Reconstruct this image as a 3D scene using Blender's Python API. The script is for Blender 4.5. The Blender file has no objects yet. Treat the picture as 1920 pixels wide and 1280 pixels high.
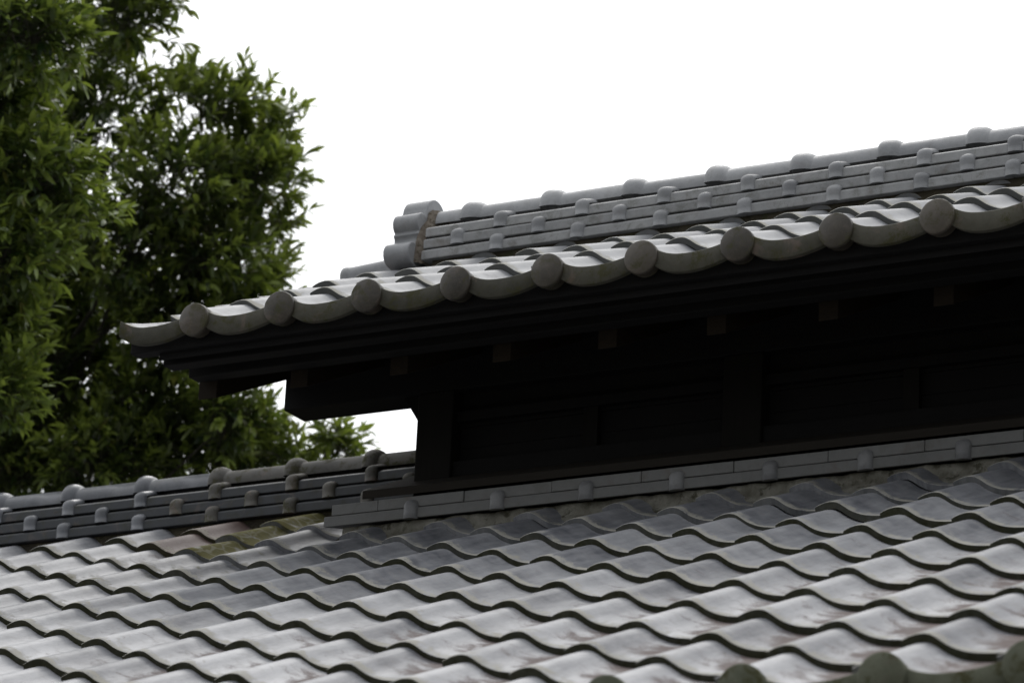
import bpy, math, random
import numpy as np
from mathutils import Vector, Matrix

random.seed(7)
rng = np.random.default_rng(11)
S = bpy.context.scene
COL = S.collection

# ------------------------------------------------------------------ camera
cam = bpy.data.cameras.new('camera')
cam.sensor_width = 36.0
cam.lens = 137.2
cam.clip_start = 0.1
cam.clip_end = 2000
cam.dof.use_dof = True
cam.dof.focus_distance = 10.2
cam.dof.aperture_fstop = 6.6
camo = bpy.data.objects.new('camera', cam)
COL.objects.link(camo)
_r = Vector((0.8787243616806789, 0.47501109213468296, 0.0469889193097592))
_u = Vector((0.11368415145706082, -0.30387516793512725, 0.9459047499721557))
_f = Vector((-0.4635940140860011, 0.8258476522103905, 0.32102374591642696))
m = Matrix((_r, _u, -_f)).transposed().to_4x4()
m.translation = Vector((2.664378, -6.316465, -1.795664))
camo.matrix_world = m
S.camera = camo

# ------------------------------------------------------------------ light (overcast, brighter behind the building)
SUN_EL, SUN_AZ = math.radians(56), math.radians(-28)      # azimuth from +Y towards +X
w = bpy.data.worlds.new('World')
S.world = w
w.use_nodes = True
nt = w.node_tree
nt.nodes.clear()
out = nt.nodes.new('ShaderNodeOutputWorld')
sky = nt.nodes.new('ShaderNodeTexSky')
sky.sky_type = 'NISHITA'
sky.sun_disc = False
sky.sun_elevation = SUN_EL
sky.sun_rotation = SUN_AZ
sky.air_density = 1.0
sky.dust_density = 3.0
hs = nt.nodes.new('ShaderNodeHueSaturation')
hs.inputs['Saturation'].default_value = 0.25
nt.links.new(sky.outputs[0], hs.inputs['Color'])
bg1 = nt.nodes.new('ShaderNodeBackground')
bg1.inputs['Strength'].default_value = 0.05
nt.links.new(hs.outputs[0], bg1.inputs['Color'])
tc = nt.nodes.new('ShaderNodeTexCoord')
nrm = nt.nodes.new('ShaderNodeVectorMath'); nrm.operation = 'NORMALIZE'
nt.links.new(tc.outputs['Generated'], nrm.inputs[0])
dot = nt.nodes.new('ShaderNodeVectorMath'); dot.operation = 'DOT_PRODUCT'
SKY_DIR = Vector((math.sin(SUN_AZ) * math.cos(SUN_EL), math.cos(SUN_AZ) * math.cos(SUN_EL), math.sin(SUN_EL)))
dot.inputs[1].default_value = SKY_DIR
nt.links.new(nrm.outputs[0], dot.inputs[0])
ramp = nt.nodes.new('ShaderNodeValToRGB')                   # cloud cover: brightness by the angle from the hidden sun
mr = nt.nodes.new('ShaderNodeMapRange')
mr.inputs['From Min'].default_value = -1
mr.inputs['From Max'].default_value = 1
nt.links.new(dot.outputs['Value'], mr.inputs['Value'])
nt.links.new(mr.outputs[0], ramp.inputs[0])
cr = ramp.color_ramp
cr.elements[0].position = 0.0; cr.elements[0].color = (0.06, 0.06, 0.065, 1)
cr.elements[1].position = 1.0; cr.elements[1].color = (1.0, 1.0, 1.0, 1)
e = cr.elements.new(0.40); e.color = (0.27, 0.28, 0.295, 1)
e = cr.elements.new(0.62); e.color = (0.52, 0.53, 0.55, 1)
e = cr.elements.new(0.80); e.color = (0.78, 0.80, 0.83, 1)
bg2 = nt.nodes.new('ShaderNodeBackground')
bg2.inputs['Strength'].default_value = 1.25
nt.links.new(ramp.outputs[0], bg2.inputs['Color'])
add = nt.nodes.new('ShaderNodeAddShader')
nt.links.new(bg1.outputs[0], add.inputs[0])
nt.links.new(bg2.outputs[0], add.inputs[1])
nt.links.new(add.outputs[0], out.inputs['Surface'])

sl = bpy.data.lights.new('sun', 'SUN')
sl.energy = 0.5
sl.angle = math.radians(20)
sl.color = (1.0, 0.985, 0.96)
so = bpy.data.objects.new('sun', sl)
COL.objects.link(so)
so.rotation_euler = (-SKY_DIR).to_track_quat('-Z', 'Y').to_euler()

S.view_settings.view_transform = 'Standard'
S.view_settings.look = 'None'
S.view_settings.exposure = 0.0
S.view_settings.gamma = 1.0
S.cycles.max_bounces = 8
S.cycles.use_adaptive_sampling = True

# ------------------------------------------------------------------ object helpers
def empty(name, loc, label, cat, group=None):
    o = bpy.data.objects.new(name, None)
    o.location = loc
    COL.objects.link(o)
    o['label'] = label
    o['category'] = cat
    if group:
        o['group'] = group
    bpy.context.view_layer.update()
    return o

def link(name, me, mat, parent=None, label=None):
    o = bpy.data.objects.new(name, me)
    COL.objects.link(o)
    if mat is not None and len(me.materials) == 0:
        for mm in (mat if isinstance(mat, (list, tuple)) else [mat]):
            me.materials.append(mm)
    if parent is not None:
        o.parent = parent
        # parents are unrotated: keep world placement
        off = Vector((0, 0, 0)); q = parent
        while q is not None:
            off += q.location; q = q.parent
        o.location = -off
    if label:
        o['label'] = label
    return o

class MB:
    def __init__(s):
        s.v = []; s.f = []; s.sm = []; s.a = []; s.b = []; s.mi = []
    def add(s, vs, fs, smooth=False, a=(0, 0, 0, 0), b=(0, 0, 0, 0), mi=0):
        n = len(s.v)
        s.v.extend(vs)
        if isinstance(a, list): s.a.extend(a)
        else: s.a.extend([a] * len(vs))
        if isinstance(b, list): s.b.extend(b)
        else: s.b.extend([b] * len(vs))
        for f in fs:
            s.f.append(tuple(i + n for i in f)); s.sm.append(smooth); s.mi.append(mi)
    def mesh(s, name, attr=False):
        me = bpy.data.meshes.new(name)
        me.from_pydata([tuple(v) for v in s.v], [], s.f)
        me.polygons.foreach_set('use_smooth', s.sm)
        me.polygons.foreach_set('material_index', s.mi)
        if attr:
            for nm, dat in (('tile', s.a), ('wear', s.b)):
                at = me.attributes.new(nm, 'FLOAT_COLOR', 'POINT')
                at.data.foreach_set('color', np.array(dat, dtype=np.float32).ravel())
        me.update()
        return me

def bevel(o, w=0.003, seg=2):
    md = o.modifiers.new('bevel', 'BEVEL'); md.width = w; md.segments = seg
    md.limit_method = 'ANGLE'; md.angle_limit = math.radians(40)
    return o

def prism_x(mb, poly, x0, x1, smooth=False, a=(0,0,0,0), b=(0,0,0,0)):
    """poly: list of (y,z) counter-clockwise seen from +X; extruded along X"""
    n = len(poly)
    vs = [(x0, y, z) for y, z in poly] + [(x1, y, z) for y, z in poly]
    fs = [tuple(range(n))[::-1], tuple(range(n, 2 * n))]
    for i in range(n):
        j = (i + 1) % n
        fs.append((i, j, n + j, n + i))
    mb.add(vs, fs, smooth, a, b)

def prism_y(mb, poly, y0, y1):
    n = len(poly)
    vs = [(x, y0, z) for x, z in poly] + [(x, y1, z) for x, z in poly]
    fs = [tuple(range(n)), tuple(range(n, 2 * n))[::-1]]
    for i in range(n):
        j = (i + 1) % n
        fs.append((j, i, n + i, n + j))
    mb.add(vs, fs)

def box(mb, x0, x1, y0, y1, z0, z1):
    prism_x(mb, [(y0, z0), (y1, z0), (y1, z1), (y0, z1)], x0, x1)

# ------------------------------------------------------------------ materials
def mat(name):
    M = bpy.data.materials.new(name); M.use_nodes = True
    n = M.node_tree
    return M, n, n.nodes['Principled BSDF'], n.links

def N(nt, t, **kw):
    x = nt.nodes.new(t)
    for k, v in kw.items():
        if k.startswith('_'): setattr(x, k[1:], v)
        else: x.inputs[k.replace('__', ' ')].default_value = v
    return x

def noise(nt, scale, detail=4, rough=0.55, vec=None, dist=0.0):
    x = N(nt, 'ShaderNodeTexNoise', Scale=scale, Detail=detail, Roughness=rough, Distortion=dist)
    if vec is not None: nt.links.new(vec, x.inputs['Vector'])
    return x.outputs['Fac']

def mth(nt, op, a, b=None, c=None, clamp=False):
    x = nt.nodes.new('ShaderNodeMath'); x.operation = op; x.use_clamp = clamp
    for i, q in enumerate((a, b, c)):
        if q is None: continue
        if isinstance(q, (int, float)): x.inputs[i].default_value = q
        else: nt.links.new(q, x.inputs[i])
    return x.outputs[0]

def sstep(nt, v, lo, hi):
    x = nt.nodes.new('ShaderNodeMapRange'); x.interpolation_type = 'SMOOTHSTEP'
    x.inputs['From Min'].default_value = lo; x.inputs['From Max'].default_value = hi
    if isinstance(v, (int, float)): x.inputs['Value'].default_value = v
    else: nt.links.new(v, x.inputs['Value'])
    return x.outputs[0]

def mix(nt, f, a, b):
    x = nt.nodes.new('ShaderNodeMix'); x.data_type = 'RGBA'
    if isinstance(f, (int, float)): x.inputs[0].default_value = f
    else: nt.links.new(f, x.inputs[0])
    for i, q in ((6, a), (7, b)):
        if isinstance(q, tuple): x.inputs[i].default_value = (*q, 1)
        else: nt.links.new(q, x.inputs[i])
    return x.outputs[2]

def tile_material(name, dark=(0.085, 0.090, 0.105), light=(0.42, 0.422, 0.435), rough=0.40):
    M, nt, P, L = mat(name)
    g = nt.nodes.new('ShaderNodeNewGeometry')
    pos = g.outputs['Position']
    ta = N(nt, 'ShaderNodeAttribute', _attribute_name='tile')
    wa = N(nt, 'ShaderNodeAttribute', _attribute_name='wear')
    ts = nt.nodes.new('ShaderNodeSeparateColor'); L.new(ta.outputs['Color'], ts.inputs[0])
    ws = nt.nodes.new('ShaderNodeSeparateColor'); L.new(wa.outputs['Color'], ws.inputs[0])
    rnd, u, v = ts.outputs[0], ts.outputs[1], ts.outputs[2]
    edge, brown, moss = ws.outputs[0], ws.outputs[1], ws.outputs[2]
    rnd2 = wa.outputs['Alpha']
    # shift the noise per tile so marks stop at tile edges
    cx = nt.nodes.new('ShaderNodeCombineXYZ')
    L.new(mth(nt, 'MULTIPLY', rnd, 37.0), cx.inputs[0]); L.new(mth(nt, 'MULTIPLY', rnd2, 23.0), cx.inputs[1]); L.new(rnd, cx.inputs[2])
    va = nt.nodes.new('ShaderNodeVectorMath'); va.operation = 'ADD'; L.new(pos, va.inputs[0]); L.new(cx.outputs[0], va.inputs[1])
    p = va.outputs[0]
    big = noise(nt, 9, 3, 0.5, p)
    med = noise(nt, 38, 5, 0.6, p, 0.4)
    fine = noise(nt, 260, 4, 0.65, p)
    # streaks running down the slope
    mp = N(nt, 'ShaderNodeMapping'); L.new(p, mp.inputs['Vector']); mp.inputs['Scale'].default_value = (90, 9, 9)
    strk = noise(nt, 1.0, 4, 0.6, mp.outputs[0], 0.2)
    f = mth(nt, 'ADD', mth(nt, 'MULTIPLY', rnd, 0.60), mth(nt, 'MULTIPLY', mth(nt, 'SUBTRACT', big, 0.22), 0.95))
    f = mth(nt, 'ADD', f, mth(nt, 'MULTIPLY', mth(nt, 'SUBTRACT', strk, 0.5), 0.7))
    f = mth(nt, 'ADD', f, mth(nt, 'MULTIPLY', mth(nt, 'SUBTRACT', med, 0.5), 0.5), clamp=True)
    col = mix(nt, f, dark, light)
    # faint purple / warm cast on some tiles
    col = mix(nt, mth(nt, 'MULTIPLY', sstep(nt, med, 0.52, 0.72), 0.35), col, (0.20, 0.185, 0.175))
    # brown weathered fireskin patches
    bf = mth(nt, 'ADD', mth(nt, 'MULTIPLY', brown, 0.62), mth(nt, 'MULTIPLY', mth(nt, 'SUBTRACT', noise(nt, 17, 6, 0.62, p, 0.6), 0.5), 1.3))
    bf = mth(nt, 'ADD', bf, mth(nt, 'MULTIPLY', mth(nt, 'SUBTRACT', fine, 0.5), 0.5))
    bm = sstep(nt, bf, 0.18, 0.56)
    bm = mth(nt, 'MULTIPLY', bm, sstep(nt, brown, 0.01, 0.12))
    bcol = mix(nt, med, (0.095, 0.066, 0.060), (0.20, 0.165, 0.15))
    col = mix(nt, mth(nt, 'MULTIPLY', bm, 0.9), col, bcol)
    # pale crust of lichen along the lower lip
    lip = mth(nt, 'SUBTRACT', 1.0, sstep(nt, v, 0.0, 0.34))
    lf = mth(nt, 'ADD', mth(nt, 'MULTIPLY', lip, 0.58), mth(nt, 'MULTIPLY', mth(nt, 'SUBTRACT', med, 0.5), 1.3))
    lf = mth(nt, 'ADD', lf, mth(nt, 'MULTIPLY', mth(nt, 'SUBTRACT', fine, 0.5), 0.8))
    lm = mth(nt, 'MULTIPLY', sstep(nt, lf, 0.34, 0.60), 0.8)
    lm = mth(nt, 'MULTIPLY', lm, mth(nt, 'SUBTRACT', 1.0, sstep(nt, edge, 0.3, 0.6)))
    lm = mth(nt, 'MULTIPLY', lm, sstep(nt, v, -0.01, 0.004))
    col = mix(nt, lm, col, mix(nt, big, (0.37, 0.345, 0.28), (0.47, 0.46, 0.41)))
    # small dark specks
    sp = sstep(nt, noise(nt, 420, 2, 0.5, p), 0.70, 0.76)
    col = mix(nt, mth(nt, 'MULTIPLY', sp, 0.45), col, (0.05, 0.05, 0.045))
    # moss mats on a few tiles
    mm_ = sstep(nt, mth(nt, 'ADD', moss, mth(nt, 'MULTIPLY', mth(nt, 'SUBTRACT', noise(nt, 22, 5, 0.6, p), 0.5), 0.9)), 0.35, 0.6)
    mm_ = mth(nt, 'MULTIPLY', mm_, sstep(nt, moss, 0.01, 0.2))
    vor = N(nt, 'ShaderNodeTexVoronoi', _feature='DISTANCE_TO_EDGE', Scale=16.0)
    wv = nt.nodes.new('ShaderNodeVectorMath'); wv.operation = 'MULTIPLY_ADD'
    nn = N(nt, 'ShaderNodeTexNoise', Scale=14.0, Detail=3.0); L.new(p, nn.inputs['Vector'])
    L.new(nn.outputs['Color'], wv.inputs[0]); wv.inputs[1].default_value = (0.06, 0.06, 0.06); L.new(p, wv.inputs[2])
    L.new(wv.outputs[0], vor.inputs['Vector'])
    vein = mth(nt, 'SUBTRACT', 1.0, sstep(nt, vor.outputs['Distance'], 0.02, 0.09))
    mcol = mix(nt, med, (0.085, 0.080, 0.030), (0.21, 0.195, 0.085))
    mcol = mix(nt, mth(nt, 'MULTIPLY', mth(nt, 'MULTIPLY', vein, big), 1.0, clamp=True), mcol, (0.30, 0.29, 0.22))
    col = mix(nt, mm_, col, mcol)
    # mossy grime on the exposed front lips
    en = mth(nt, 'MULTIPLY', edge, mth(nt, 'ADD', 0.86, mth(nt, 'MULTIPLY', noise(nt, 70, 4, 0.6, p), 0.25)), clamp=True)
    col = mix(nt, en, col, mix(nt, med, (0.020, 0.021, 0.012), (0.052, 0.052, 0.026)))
    L.new(col, P.inputs['Base Color'])
    r = mth(nt, 'ADD', rough, mth(nt, 'MULTIPLY', med, 0.16))
    r = mth(nt, 'ADD', r, mth(nt, 'MULTIPLY', bm, 0.22))
    r = mth(nt, 'ADD', r, mth(nt, 'MULTIPLY', lm, 0.35))
    r = mth(nt, 'ADD', r, mth(nt, 'MULTIPLY', mm_, 0.4))
    r = mth(nt, 'ADD', r, mth(nt, 'MULTIPLY', en, 0.4), clamp=True)
    L.new(r, P.inputs['Roughness'])
    P.inputs['IOR'].default_value = 1.5
    L.new(mth(nt, 'MULTIPLY', 0.36, mth(nt, 'SUBTRACT', 1.0, mth(nt, 'MULTIPLY', mth(nt, 'MAXIMUM', mth(nt, 'MAXIMUM', bm, en), mth(nt, 'MAXIMUM', lm, mm_)), 0.8))), P.inputs['Specular IOR Level'])
    bh = mth(nt, 'ADD', mth(nt, 'MULTIPLY', fine, 0.35), mth(nt, 'ADD', med, mth(nt, 'MULTIPLY', lm, 0.5)))
    bu = N(nt, 'ShaderNodeBump', Strength=0.22, Distance=0.004)
    L.new(bh, bu.inputs['Height']); L.new(bu.outputs[0], P.inputs['Normal'])
    return M

def plain_tile_material(name, dark, light, rough=0.45, green=0.25, brown=0.2, seed=0.0, spec=0.5):
    """smoked clay without per-tile attributes, for caps, courses, end discs"""
    M, nt, P, L = mat(name)
    g = nt.nodes.new('ShaderNodeNewGeometry')
    oi = nt.nodes.new('ShaderNodeObjectInfo')
    va = nt.nodes.new('ShaderNodeVectorMath'); va.operation = 'MULTIPLY_ADD'
    cc = nt.nodes.new('ShaderNodeCombineXYZ'); 
    for i in range(3): L.new(oi.outputs['Random'], cc.inputs[i])
    L.new(cc.outputs[0], va.inputs[0]); va.inputs[1].default_value = (17 + seed, 31, 9); L.new(g.outputs['Position'], va.inputs[2])
    p = va.outputs[0]
    big = noise(nt, 8, 3, 0.5, p); med = noise(nt, 34, 5, 0.62, p, 0.4); fine = noise(nt, 240, 4, 0.65, p)
    f = mth(nt, 'ADD', mth(nt, 'MULTIPLY', oi.outputs['Random'], 0.4), mth(nt, 'MULTIPLY', big, 0.5))
    f = mth(nt, 'ADD', f, mth(nt, 'MULTIPLY', mth(nt, 'SUBTRACT', med, 0.5), 0.7))
    f = mth(nt, 'ADD', f, mth(nt, 'MULTIPLY', mth(nt, 'SUBTRACT', fine, 0.5), 0.4), clamp=True)
    col = mix(nt, f, dark, light)
    gm = mth(nt, 'MULTIPLY', sstep(nt, mth(nt, 'ADD', noise(nt, 21, 6, 0.65, p, 0.5), mth(nt, 'MULTIPLY', mth(nt, 'SUBTRACT', fine, 0.5), 0.5)), 0.50, 0.66), green)
    col = mix(nt, gm, col, (0.060, 0.058, 0.026))
    bm = mth(nt, 'MULTIPLY', sstep(nt, noise(nt, 13, 6, 0.62, p, 0.7), 0.55, 0.68), brown)
    col = mix(nt, bm, col, (0.13, 0.10, 0.08))
    sp = sstep(nt, noise(nt, 380, 2, 0.5, p), 0.68, 0.75)
    col = mix(nt, mth(nt, 'MULTIPLY', sp, 0.5), col, (0.035, 0.035, 0.03))
    L.new(col, P.inputs['Base Color'])
    r = mth(nt, 'ADD', rough, mth(nt, 'MULTIPLY', med, 0.2))
    r = mth(nt, 'ADD', r, mth(nt, 'MULTIPLY', gm, 0.5), clamp=True)
    L.new(r, P.inputs['Roughness'])
    P.inputs['IOR'].default_value = 1.5
    P.inputs['Specular IOR Level'].default_value = spec
    bu = N(nt, 'ShaderNodeBump', Strength=0.25, Distance=0.004)
    L.new(mth(nt, 'ADD', med, mth(nt, 'MULTIPLY', fine, 0.4)), bu.inputs['Height']); L.new(bu.outputs[0], P.inputs['Normal'])
    return M

def wood_material(name, c0, c1, axis=0, rough=0.75):
    M, nt, P, L = mat(name)
    tcn = nt.nodes.new('ShaderNodeTexCoord')
    mp = nt.nodes.new('ShaderNodeMapping'); L.new(tcn.outputs['Object'], mp.inputs['Vector'])
    s = [60, 60, 60]; s[axis] = 3
    mp.inputs['Scale'].default_value = s
    a = noise(nt, 1.0, 5, 0.6, mp.outputs[0], 0.5)
    b = noise(nt, 6, 4, 0.6, tcn.outputs['Object'])
    col = mix(nt, mth(nt, 'MULTIPLY', mth(nt, 'ADD', a, b), 0.5), c0, c1)
    L.new(col, P.inputs['Base Color'])
    P.inputs['Roughness'].default_value = rough
    P.inputs['Specular IOR Level'].default_value = 0.12
    bu = N(nt, 'ShaderNodeBump', Strength=0.3, Distance=0.003)
    L.new(a, bu.inputs['Height']); L.new(bu.outputs[0], P.inputs['Normal'])
    return M

def rough_material(name, c0, c1, c2=None, scale=12, bump=0.5, rough=0.95):
    M, nt, P, L = mat(name)
    tcn = nt.nodes.new('ShaderNodeTexCoord')
    p = tcn.outputs['Object']
    a = noise(nt, scale, 6, 0.65, p, 0.3)
    col = mix(nt, sstep(nt, a, 0.3, 0.7), c0, c1)
    if c2: col = mix(nt, sstep(nt, noise(nt, scale * 2.3, 5, 0.6, p), 0.52, 0.66), col, c2)
    L.new(col, P.inputs['Base Color'])
    P.inputs['Roughness'].default_value = rough
    bu = N(nt, 'ShaderNodeBump', Strength=bump, Distance=0.01)
    L.new(noise(nt, scale * 8, 5, 0.7, p), bu.inputs['Height']); L.new(bu.outputs[0], P.inputs['Normal'])
    return M

def leaf_material(name, c_dark, c_light, c_back):
    M, nt, P, L = mat(name)
    la = N(nt, 'ShaderNodeAttribute', _attribute_name='leaf')
    s = nt.nodes.new('ShaderNodeSeparateColor'); L.new(la.outputs['Color'], s.inputs[0])
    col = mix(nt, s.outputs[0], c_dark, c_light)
    col = mix(nt, mth(nt, 'MULTIPLY', sstep(nt, s.outputs[1], 0.86, 1.0), 0.6), col, (0.13, 0.09, 0.02))
    g = nt.nodes.new('ShaderNodeNewGeometry')
    col = mix(nt, mth(nt, 'MULTIPLY', g.outputs['Backfacing'], 0.7), col, c_back)
    L.new(col, P.inputs['Base Color'])
    P.inputs['Roughness'].default_value = 0.30
    P.inputs['IOR'].default_value = 1.45
    tr = nt.nodes.new('ShaderNodeBsdfTranslucent')
    tcol = mix(nt, s.outputs[0], (0.06, 0.12, 0.015), (0.38, 0.48, 0.06))
    L.new(tcol, tr.inputs['Color'])
    ms = nt.nodes.new('ShaderNodeMixShader'); ms.inputs[0].default_value = 0.32
    L.new(P.outputs[0], ms.inputs[1]); L.new(tr.outputs[0], ms.inputs[2])
    o = [n for n in nt.nodes if n.type == 'OUTPUT_MATERIAL'][0]
    L.new(ms.outputs[0], o.inputs['Surface'])
    return M

M_TILE = tile_material('smoked_clay_tile')
M_TILE_UP = tile_material('smoked_clay_tile_upper', dark=(0.13, 0.135, 0.145), light=(0.28, 0.285, 0.295))
M_CAP = plain_tile_material('ridge_clay', (0.165, 0.17, 0.178), (0.41, 0.415, 0.42), 0.36, 0.14, 0.15)
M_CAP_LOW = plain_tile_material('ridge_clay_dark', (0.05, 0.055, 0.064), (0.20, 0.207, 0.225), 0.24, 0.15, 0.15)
M_CAP_MOSS = plain_tile_material('ridge_clay_mossy', (0.040, 0.038, 0.034), (0.165, 0.155, 0.135), 0.6, 0.9, 0.8)
M_COURSE = plain_tile_material('ridge_course_clay', (0.15, 0.153, 0.157), (0.42, 0.42, 0.415), 0.46, 0.35, 0.3)
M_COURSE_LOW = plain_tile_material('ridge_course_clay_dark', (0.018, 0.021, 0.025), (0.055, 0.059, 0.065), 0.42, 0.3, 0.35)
M_FLASH = plain_tile_material('flashing_clay', (0.12, 0.12, 0.118), (0.21, 0.21, 0.20), 0.55, 0.15, 0.35)
M_EAVE = plain_tile_material('eave_clay', (0.034, 0.033, 0.024), (0.110, 0.104, 0.080), 0.5, 0.85, 0.7, spec=.2)
M_DISC = plain_tile_material('eave_disc_clay', (0.022, 0.019, 0.014), (0.125, 0.106, 0.082), 0.36, 0.8, 0.45, spec=.4)
M_MOSSDISC = plain_tile_material('eave_disc_clay_mossy', (0.045, 0.052, 0.028), (0.16, 0.165, 0.12), 0.6, 1.0, 0.4, spec=.25)
M_COVER = plain_tile_material('joint_cover_clay', (0.13, 0.133, 0.14), (0.34, 0.345, 0.35), 0.36, 0.14, 0.15)
M_FCOVER = plain_tile_material('flashing_cover_clay', (0.12, 0.122, 0.125), (0.32, 0.32, 0.32), 0.40, 0.14, 0.15)
M_MORTAR = rough_material('mortar', (0.12, 0.112, 0.085), (0.30, 0.29, 0.245), (0.07, 0.065, 0.042), 14, 0.6)
M_SOIL = rough_material('ridge_soil_mortar', (0.035, 0.03, 0.02), (0.09, 0.075, 0.045), (0.05, 0.05, 0.02), 16, 0.9)
M_SEAL = rough_material('joint_mortar', (0.16, 0.13, 0.10), (0.30, 0.26, 0.21), (0.10, 0.08, 0.05), 40, 0.9)
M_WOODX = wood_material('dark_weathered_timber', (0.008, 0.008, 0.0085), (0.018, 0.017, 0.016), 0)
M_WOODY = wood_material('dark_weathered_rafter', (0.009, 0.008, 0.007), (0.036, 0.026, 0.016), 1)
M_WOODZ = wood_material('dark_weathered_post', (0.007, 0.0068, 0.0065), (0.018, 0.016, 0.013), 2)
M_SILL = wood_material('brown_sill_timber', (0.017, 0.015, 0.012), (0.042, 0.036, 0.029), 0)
M_PLASTER = rough_material('wall_plaster', (0.55, 0.54, 0.50), (0.66, 0.65, 0.61), None, 4, 0.15)
M_GROUND = rough_material('garden_ground', (0.05, 0.045, 0.035), (0.10, 0.09, 0.07), (0.045, 0.06, 0.03), 0.8, 0.4)
M_BARK = rough_material('bark', (0.035, 0.030, 0.024), (0.09, 0.08, 0.065), None, 20, 0.8)
M_LEAF = leaf_material('evergreen_leaf', (0.018, 0.036, 0.013), (0.185, 0.235, 0.055), (0.08, 0.10, 0.04))
M_LEAF2 = leaf_material('evergreen_leaf_bright', (0.020, 0.044, 0.015), (0.220, 0.290, 0.065), (0.09, 0.12, 0.045))

# ------------------------------------------------------------------ roof lattice
W, L_ = 0.27, 0.2406
PT = math.radians(24.73)
CY, CZ = math.cos(PT), math.sin(PT)
STEPY, STEPZ = L_ * CY, L_ * CZ
TILT = 0.066
TH = 0.0175
PU = np.array([-.17, -.13, -0.08, 0, .045, .086, .126, .167, .208, .248, .289, .33, .39, .45, .52, .60, .68, .75, .82, .88, .95])
PZ_FIELD = np.array([-10.5, -5.8, -1.8, 0, -2.4, -9.0, -17.5, -25.4, -31, -35.6, -39, -41.3, -43.6, -45, -46, -45.5, -43.5, -40, -35.5, -31, -26]) / 1000
PZ_EAVE = np.array([-12, -8, -3.5, 0, -1.6, -5.0, -10.5, -16.5, -22.4, -27.6, -31.9, -35, -38, -39.4, -39.8, -39.2, -37.3, -34.6, -31.0, -27, -22.0]) / 1000
def catmull(x, PZ=PZ_FIELD):
    i = np.clip(np.searchsorted(PU, x) - 1, 0, len(PU) - 2)
    x0, x1 = PU[i], PU[i + 1]; t = (x - x0) / (x1 - x0)
    sl = np.gradient(PZ, PU)
    h = x1 - x0
    return ((2*t**3 - 3*t**2 + 1) * PZ[i] + (t**3 - 2*t**2 + t) * h * sl[i] + (-2*t**3 + 3*t**2) * PZ[i+1] + (t**3 - t**2) * h * sl[i+1])

PZ_NONE = None
def tile(mb, X0, y0, z0, wear=(0.9, 0, 0), u0=-.17, u1=.88, nu=30, length=0.272, tone=None, pz=PZ_FIELD):
    """one S-shaped tile whose front crest top stands at (X0, y0, z0)"""
    q = PT - TILT + random.gauss(0, 0.0048)
    s = np.array([random.gauss(0, 0.009), math.cos(q), math.sin(q)])
    n = np.array([random.gauss(0, 0.004), -math.sin(q), math.cos(q)])
    X0 += random.gauss(0, 0.0018)
    o = np.array([X0, y0 + random.gauss(0, 0.0022), z0 + random.gauss(0, 0.0008)])
    U = np.linspace(u0, u1, nu)
    Z = catmull(U, pz); ZF = catmull(U)
    V = np.array([0, .0025, .007, .03, .10, .20, length]) if length > .2 else np.array([0, .0025, .007, .03, length*.6, length*.8, length])
    DZ = np.array([-.0016, -.0004, 0, 0, 0, 0, 0])
    r1 = random.random() if tone is None else tone
    r2 = random.random()
    top, ca, cb = [], [], []
    for j, v in enumerate(V):
        for i in range(nu):
            zz_ = Z[i] + (ZF[i] - Z[i]) * min(1.0, v / .12)
            top.append(o + np.array([U[i] * W, 0, 0]) + s * v + n * (zz_ + DZ[j]))
            ca.append((r1, (U[i] + .17) / 1.05, v / L_, 1))
            bu = max(0.0, min(1.0, (U[i] - 0.02 - .25*(v/L_ < .25)) / 0.42)) * wear[1]
            cb.append((0.0, bu, wear[2], r2))
    fs = [(j*nu+i, j*nu+i+1, (j+1)*nu+i+1, (j+1)*nu+i) for j in range(len(V)-1) for i in range(nu-1)]
    mb.add(top, fs, True, ca, cb)
    # front face, following the outline, and the two side faces
    ft = top[:nu]; fb = [p - n * TH + s * 0.001 for p in ft]
    ft2 = [p.copy() for p in ft]
    fa = [(r1, (U[i] + .17) / 1.05, -0.05, 1) for i in range(nu)]
    fw = [(wear[0], 0, wear[2] * 0.6, r2)] * nu
    mb.add(ft2 + fb, [(i, nu+i, nu+i+1, i+1) for i in range(nu-1)], True, fa + fa, fw + fw)
    for k, flip in ((0, True), (nu - 1, False)):
        a_ = [top[j*nu+k].copy() for j in range(len(V))]; b_ = [p - n * TH for p in a_]
        m_ = len(V)
        f_ = [((i, i+1, m_+i+1, m_+i) if flip else (i+1, i, m_+i, m_+i+1)) for i in range(m_-1)]
        mb.add(a_ + b_, f_, True, [(r1, 0, -0.05, 1)] * (2*m_), [(wear[0], 0, 0, r2)] * (2*m_))
    # underside
    un = [o + np.array([U[i] * W, 0, 0]) + s * v + n * (Z[i] - TH) for v in (0.001, length) for i in range(nu)]
    mb.add(un, [(i, nu+i, nu+i+1, i+1) for i in range(nu-1)], True, (r1, .5, -0.05, 1), (wear[0], 0, 0, r2))

def disc_mesh(r, th, dome=0.009, seg=40):
    """round eave disc facing -Y, centre of its back at the origin"""
    mb = MB()
    prof = [(r*.93, 0.02), (r*.93, 0), (r, -0.002), (r, -th + .003), (r*.985, -th + .0008)]
    for t in (.96, .9, .8, .65, .48, .3, .15, .03):
        prof.append((r * t, -th - dome * (1 - t*t)))
    vs = []
    for rr, y in prof:
        for i in range(seg):
            a = 2*math.pi*i/seg
            vs.append((rr*math.cos(a), y, rr*math.sin(a)))
    fs = []
    for j in range(len(prof)-1):
        for i in range(seg):
            k = (i+1) % seg
            fs.append((j*seg+i, j*seg+k, (j+1)*seg+k, (j+1)*seg+i))
    fs.append(tuple(range((len(prof)-1)*seg, len(prof)*seg)))
    mb.add(vs, fs, True)
    me = mb.mesh('end_disc')
    return me

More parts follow.
